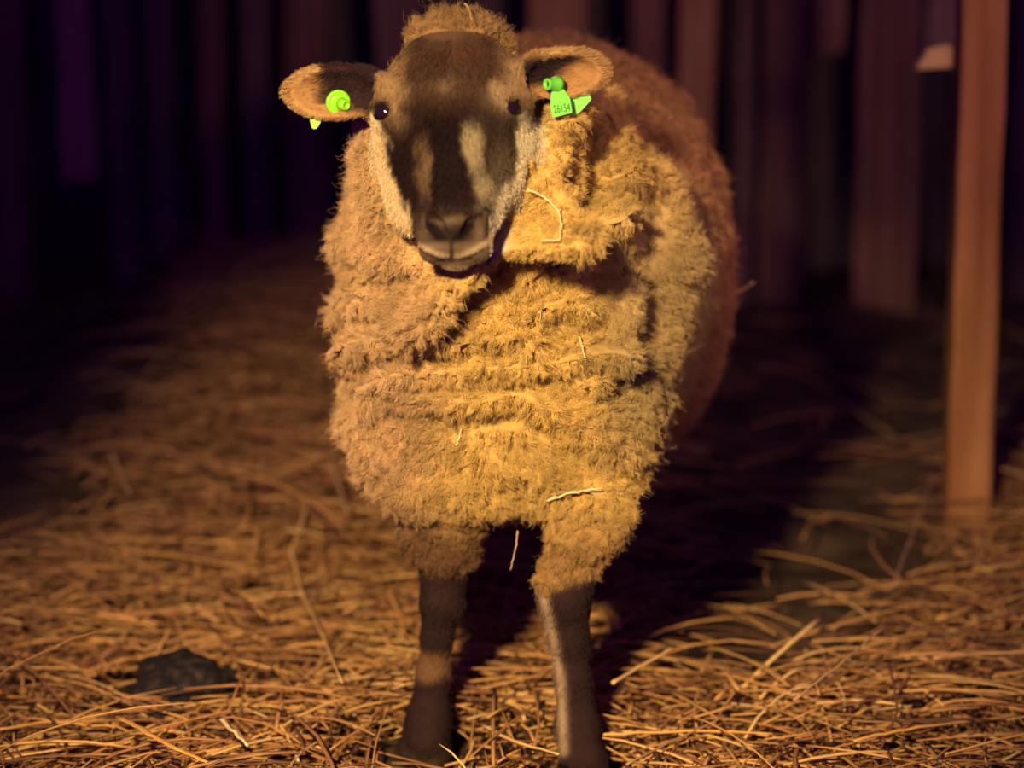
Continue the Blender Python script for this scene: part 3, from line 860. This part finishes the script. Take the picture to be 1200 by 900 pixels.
# ------------------------------------------------------------------ STRAW
def on_bed(pix, lift=.03):
    out = []
    for px, py in pix:
        z = .03
        for _ in range(4):
            g = G(px, py, z); z = float(bed_h(np.array([g[0]]), np.array([g[1]]))[0]) + lift + (.022 if lift else 0)
        out.append(G(px, py, z))
    return out
DUNG = on_bed([(212, 822)], .0)[0]
def straw_bed():
    n = 32000
    y = -.62 + (2.95 * rng.random(n) ** 1.15); halfw = .55 + (y + 3) * .185
    x = rng.uniform(-1, 1, n) * halfw + .03
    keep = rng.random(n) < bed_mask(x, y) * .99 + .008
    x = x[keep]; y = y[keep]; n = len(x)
    L = np.clip(rng.lognormal(math.log(.115), .5, n), .03, .34)
    flatb = rng.random(n) < .25
    r = np.where(flatb, rng.uniform(.0018, .0036, n), rng.uniform(.0008, .0021, n))
    th = rng.normal(0, .75, n) + np.where(rng.random(n) < .3, rng.uniform(0, 3.14, n), 0)
    lift = np.abs(rng.normal(0, .10, n)) + np.where(rng.random(n) < .03, rng.uniform(.2, .6, n), 0)
    base = bed_h(x, y) + rng.random(n) ** 1.3 * .05 - .004
    m = 5; pts = np.zeros((n, m, 3)); bend = rng.normal(0, .35, n); kink = np.where(rng.random(n) < .2, rng.normal(0, .9, n), 0)
    cur = np.c_[x, y, base]; pts[:, 0] = cur; ang = th.copy(); pit = lift.copy()
    for i in range(1, m):
        st = L / (m - 1)
        cur = cur + np.c_[np.cos(ang) * np.cos(pit), np.sin(ang) * np.cos(pit), np.sin(pit)] * st[:, None]
        pts[:, i] = cur; ang = ang + bend / (m - 1) + (kink if i == 2 else 0); pit = pit - .06 - .2 * lift
    gz = bed_h(pts[:, :, 0], pts[:, :, 1]); pts[:, :, 2] = np.maximum(pts[:, :, 2], gz - .004)
    # keep stems out of the legs
    bad = np.zeros(n, bool)
    for (cx, cy) in ((hL[0], hL[1]), (hR[0], hR[1] + .01), (-.128, .655), (.105, .70)):
        bad |= (np.hypot(pts[:, :, 0] - cx, pts[:, :, 1] - cy - .005).min(1) < .040)
        if cy < .3: bad |= ((np.abs(pts[:, :, 0] - cx) < .042) & (pts[:, :, 1] - cy < .04) & (pts[:, :, 1] - cy > -.16) & (pts[:, :, 2] > .030)).any(1)
    for cx, cy in ((.653, .83), (DUNG[0], DUNG[1])): bad |= (np.hypot(pts[:, :, 0] - cx, pts[:, :, 1] - cy).min(1) < (.045 if cx > 0 else .070))
    pts = pts[~bad]; r = r[~bad]; flatb = flatb[~bad]; n = len(pts)
    T = np.gradient(pts, axis=1); T /= np.linalg.norm(T, axis=2)[:, :, None] + 1e-9
    A = np.cross(T, np.array([0, 0, 1.])); A /= np.linalg.norm(A, axis=2)[:, :, None] + 1e-9; B = np.cross(A, T)
    tp = np.array([.8, 1, 1, .95, .6]); V = np.zeros((n, m, 4, 3))
    for k in range(4):
        an = k * math.pi / 2
        V[:, :, k] = pts + (r[:, None] * tp)[:, :, None] * (math.cos(an) * A + (np.where(flatb, .3, 1.0))[:, None, None] * math.sin(an) * B)
    idx = np.arange(n * m * 4).reshape(n, m, 4)
    Fs = []
    for k in range(4):
        k2 = (k + 1) % 4; Fs.append(np.stack([idx[:, :-1, k], idx[:, :-1, k2], idx[:, 1:, k2], idx[:, 1:, k]], -1).reshape(-1, 4))
    Fs.append(np.stack([idx[:, -1, 0], idx[:, -1, 1], idx[:, -1, 2], idx[:, -1, 3]], -1)); Fs.append(idx[:, 0, ::-1])
    pal = np.array([(.50, .29, .12), (.60, .38, .16), (.33, .17, .08), (.16, .08, .05), (.70, .50, .25), (.40, .22, .09)])
    ci = rng.choice(6, n, p=[.25, .14, .22, .24, .05, .10]); col = pal[ci] * rng.uniform(.6, 1.3, n)[:, None]
    far_dim = sstep(.2, 1.1, pts[:, 2, 1] + .3 * noise(pts[:, 2], 3, 77))[:, None]; col = col * (1 - .55 * far_dim) + np.array([.22, .11, .08]) * .55 * far_dim  # far stems darkened and reddened to imitate the light falling off
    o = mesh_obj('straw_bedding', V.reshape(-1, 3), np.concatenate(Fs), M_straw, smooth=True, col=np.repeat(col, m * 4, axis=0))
    tag(o, 'loose golden brown straw bedding spread over the barn floor', 'straw', kind='stuff')
straw_bed()

def stalk(path, r, colr, label, flat=1.0, name='straw_stalk', group=None, sides=6):
    """a single stem along path, with nodes where it bends"""
    path = [np.array(p, float) for p in path]
    pts = []
    for a, b in zip(path[:-1], path[1:]):
        for k in range(6): pts.append(a + (b - a) * k / 6 + rng.normal(size=3) * .0005)
    pts.append(path[-1]); n = len(pts); rad = [r * (1.05 - .45 * i / n) * (1.2 if i % 6 == 0 and 0 < i < n - 1 else 1) for i in range(n)]
    o0 = pts[0].copy(); V, Fs = tube([p - o0 for p in pts], rad, sides, flat)
    o = mesh_obj(name, V, Fs, M_straw, smooth=True, col=np.tile(colr, (len(V), 1))); o.location = o0
    tag(o, label, 'straw', group)
    return o
GS = 'single straws lying on the bedding'
Y1 = (.72, .50, .24); Y2 = (.62, .36, .12); Y3 = (.85, .72, .50)
stalk(on_bed([(361, 585), (354, 612), (341, 645), (352, 690), (378, 745), (401, 800)], .045), .0018, Y1, 'long bent yellow straw left of the sheep, kinked near its top', group=GS)
stalk(on_bed([(136, 838), (172, 858), (200, 874), (243, 893)], .065), .0042, Y2, 'broad flat golden straw blade in front of the dark dung clump', .3, group=GS)
stalk(on_bed([(258, 842), (272, 856), (290, 874)], .04), .0028, Y3, 'short pale whitish straw right of the dark dung clump', .5, group=GS)
stalk(on_bed([(718, 800), (745, 784), (790, 758)], .07), .0024, Y1, 'bright broken straw lit in the shadow right of the front legs', group=GS)
stalk(on_bed([(931, 820), (985, 778), (1040, 732)], .08), .0016, (.45, .3, .2), 'long thin straw slanting up at the edge of the shadow', group=GS)
stalk(on_bed([(1094, 771), (1150, 766), (1215, 764)], .05), .0020, (.6, .36, .2), 'straight level straw at the right edge below the post', group=GS)
stalk(on_bed([(1045, 690), (1072, 620), (1098, 545)], .05), .0013, (.35, .22, .18), 'thin dim straw sticking up left of the square post', group=GS)
stalk(on_bed([(388, 540), (396, 565), (407, 600)], .05), .0024, (.55, .36, .22), 'stubby tan straw leaning beside the left flank of the sheep', group=GS)
stalk(on_bed([(129, 530), (140, 552), (152, 577)], .05), .0022, (.5, .32, .2), 'short tan straw alone at the dark left edge of the bedding', group=GS)
stalk(on_bed([(303, 618), (297, 650), (286, 674)], .04), .0022, (.6, .36, .16), 'short golden straw left of the long kinked one', group=GS)
stalk(on_bed([(735, 895), (790, 868), (850, 838)], .03), .0014, (.4, .27, .18), 'thin dim straw slanting right of the right front hoof', group=GS)
stalk(on_bed([(565, 850), (610, 872), (655, 884)], .03), .0020, Y1, 'yellow straw lying between the two front hooves', group=GS)
stalk(on_bed([(700, 862), (760, 858), (850, 857), (905, 860)], .03), .0019, Y2, 'long level golden straw at the bottom right of the right hoof', group=GS)
stalk(on_bed([(0, 855), (60, 845), (135, 852)], .03), .0018, Y2, 'long golden straw lying level at the bottom left corner', group=GS)
stalk(on_bed([(1000, 868), (1075, 852), (1200, 838)], .03), .0020, Y2, 'long golden straw lying level at the bottom right corner', group=GS)
# straw caught in the wool: each lies on the surface of the fleece
def on_wool(pix, off=.014):
    out = []
    for px, py in pix:
        h = bvh.ray_cast(Vector(_C), Vector(ray(px, py)).normalized())
        if h[0] is None: out.append(P(px, py, .0)); continue
        d = ray(px, py); d /= np.linalg.norm(d); out.append(np.array(h[0]) - d * off)
    return out
GW = 'bits of straw caught in the wool'
pa = on_wool([(618, 222), (638, 230), (655, 247), (658, 263), (655, 281), (634, 283)], .016)
stalk(pa, .0011, Y3, 'pale forked straw sprig caught in the neck wool right of the cheek', group=GW)
stalk([pa[2]] + on_wool([(672, 236), (690, 225)], .036), .0011, Y1, 'thin side twig meeting the pale forked sprig at its bend', group=GW)
stalk(on_wool([(678, 394), (682, 406), (686, 419)], .016), .0013, Y3, 'short bright straw upright on the chest wool at right', .6, group=GW)
stalk(on_wool([(640, 587), (670, 577), (705, 572)], .016), .0016, Y3, 'pale straw lying across the wool above the right front leg', group=GW)
stalk(on_wool([(650, 580), (676, 574), (692, 576)], .016), .0010, (.35, .22, .1), 'dark thin straw crossing the pale one above the right front leg', group=GW)
stalk(on_wool([(500, 492), (506, 488), (513, 486)], .016), .0011, Y3, 'tiny pale straw at left on the lower chest wool', group=GW)
stalk(on_wool([(534, 522), (538, 512), (541, 502)], .016), .0010, Y3, 'tiny upright straw low in the middle of the chest wool', group=GW)
stalk(on_wool([(657, 335), (660, 318), (669, 292)], .016), .0008, (.15, .08, .06), 'dark thin twig upright in the fold below the forked sprig', group=GW)
stalk(on_wool([(634, 503), (665, 498), (692, 499)], .016), .0008, (.30, .18, .08), 'thin brown twig lying level across the lower right chest', group=GW)
stalk([P(545, 3, -.15), P(550, 12, -.155), P(553, 24, -.165)], .0009, Y1, 'thin straw sticking up from the crown wool of the sheep', group=GW)
stalk([P(606, 622, -.01), P(605, 640, -.015), P(598, 668, -.02)], .0009, (.6, .42, .28), 'thin straw dangling under the chest between the front legs', group=GW)
stalk([P(855, 347, .48), P(868, 340, .47), P(884, 331, .46)], .0022, (.5, .4, .32), 'pale straw sticking out from the right flank of the sheep', group=GW)

# dark clump of dung in the straw at the lower left
def dung():
    m, nt, b = new_mat('dung', .8, .25)
    tc = nt.nodes.new('ShaderNodeTexCoord'); n = nt.nodes.new('ShaderNodeTexNoise'); n.inputs['Scale'].default_value = 60; n.inputs['Detail'].default_value = 6
    r = nt.nodes.new('ShaderNodeValToRGB'); r.color_ramp.elements[0].position = .45; r.color_ramp.elements[1].position = .8
    r.color_ramp.elements[0].color = (.010, .008, .013, 1); r.color_ramp.elements[1].color = (.07, .055, .055, 1)
    bp = nt.nodes.new('ShaderNodeBump'); bp.inputs['Distance'].default_value = .004
    nt.links.new(tc.outputs['Object'], n.inputs[0]); nt.links.new(n.outputs[0], r.inputs[0]); nt.links.new(r.outputs[0], b.inputs['Base Color'])
    nt.links.new(n.outputs[0], bp.inputs['Height']); nt.links.new(bp.outputs[0], b.inputs['Normal'])
    g = DUNG
    V, Fs = uv_sphere((0, 0, 0), np.eye(3), np.array([.062, .078, .040]), 48, 32)
    V = np.array(V); q = V / np.linalg.norm(V, axis=1)[:, None]
    d = .20 * noise(V, 28, 1) + .22 * np.abs(noise(V, 55, 2)) + .08 * noise(V, 120, 3)
    V = V * (1 + d)[:, None]
    o = mesh_obj('dung_clump', V, Fs, m); o.location = (g[0], g[1], g[2] + .008)
    tag(o, 'dark crumbly dung clump lying in the straw at the lower left', 'dung')
dung()
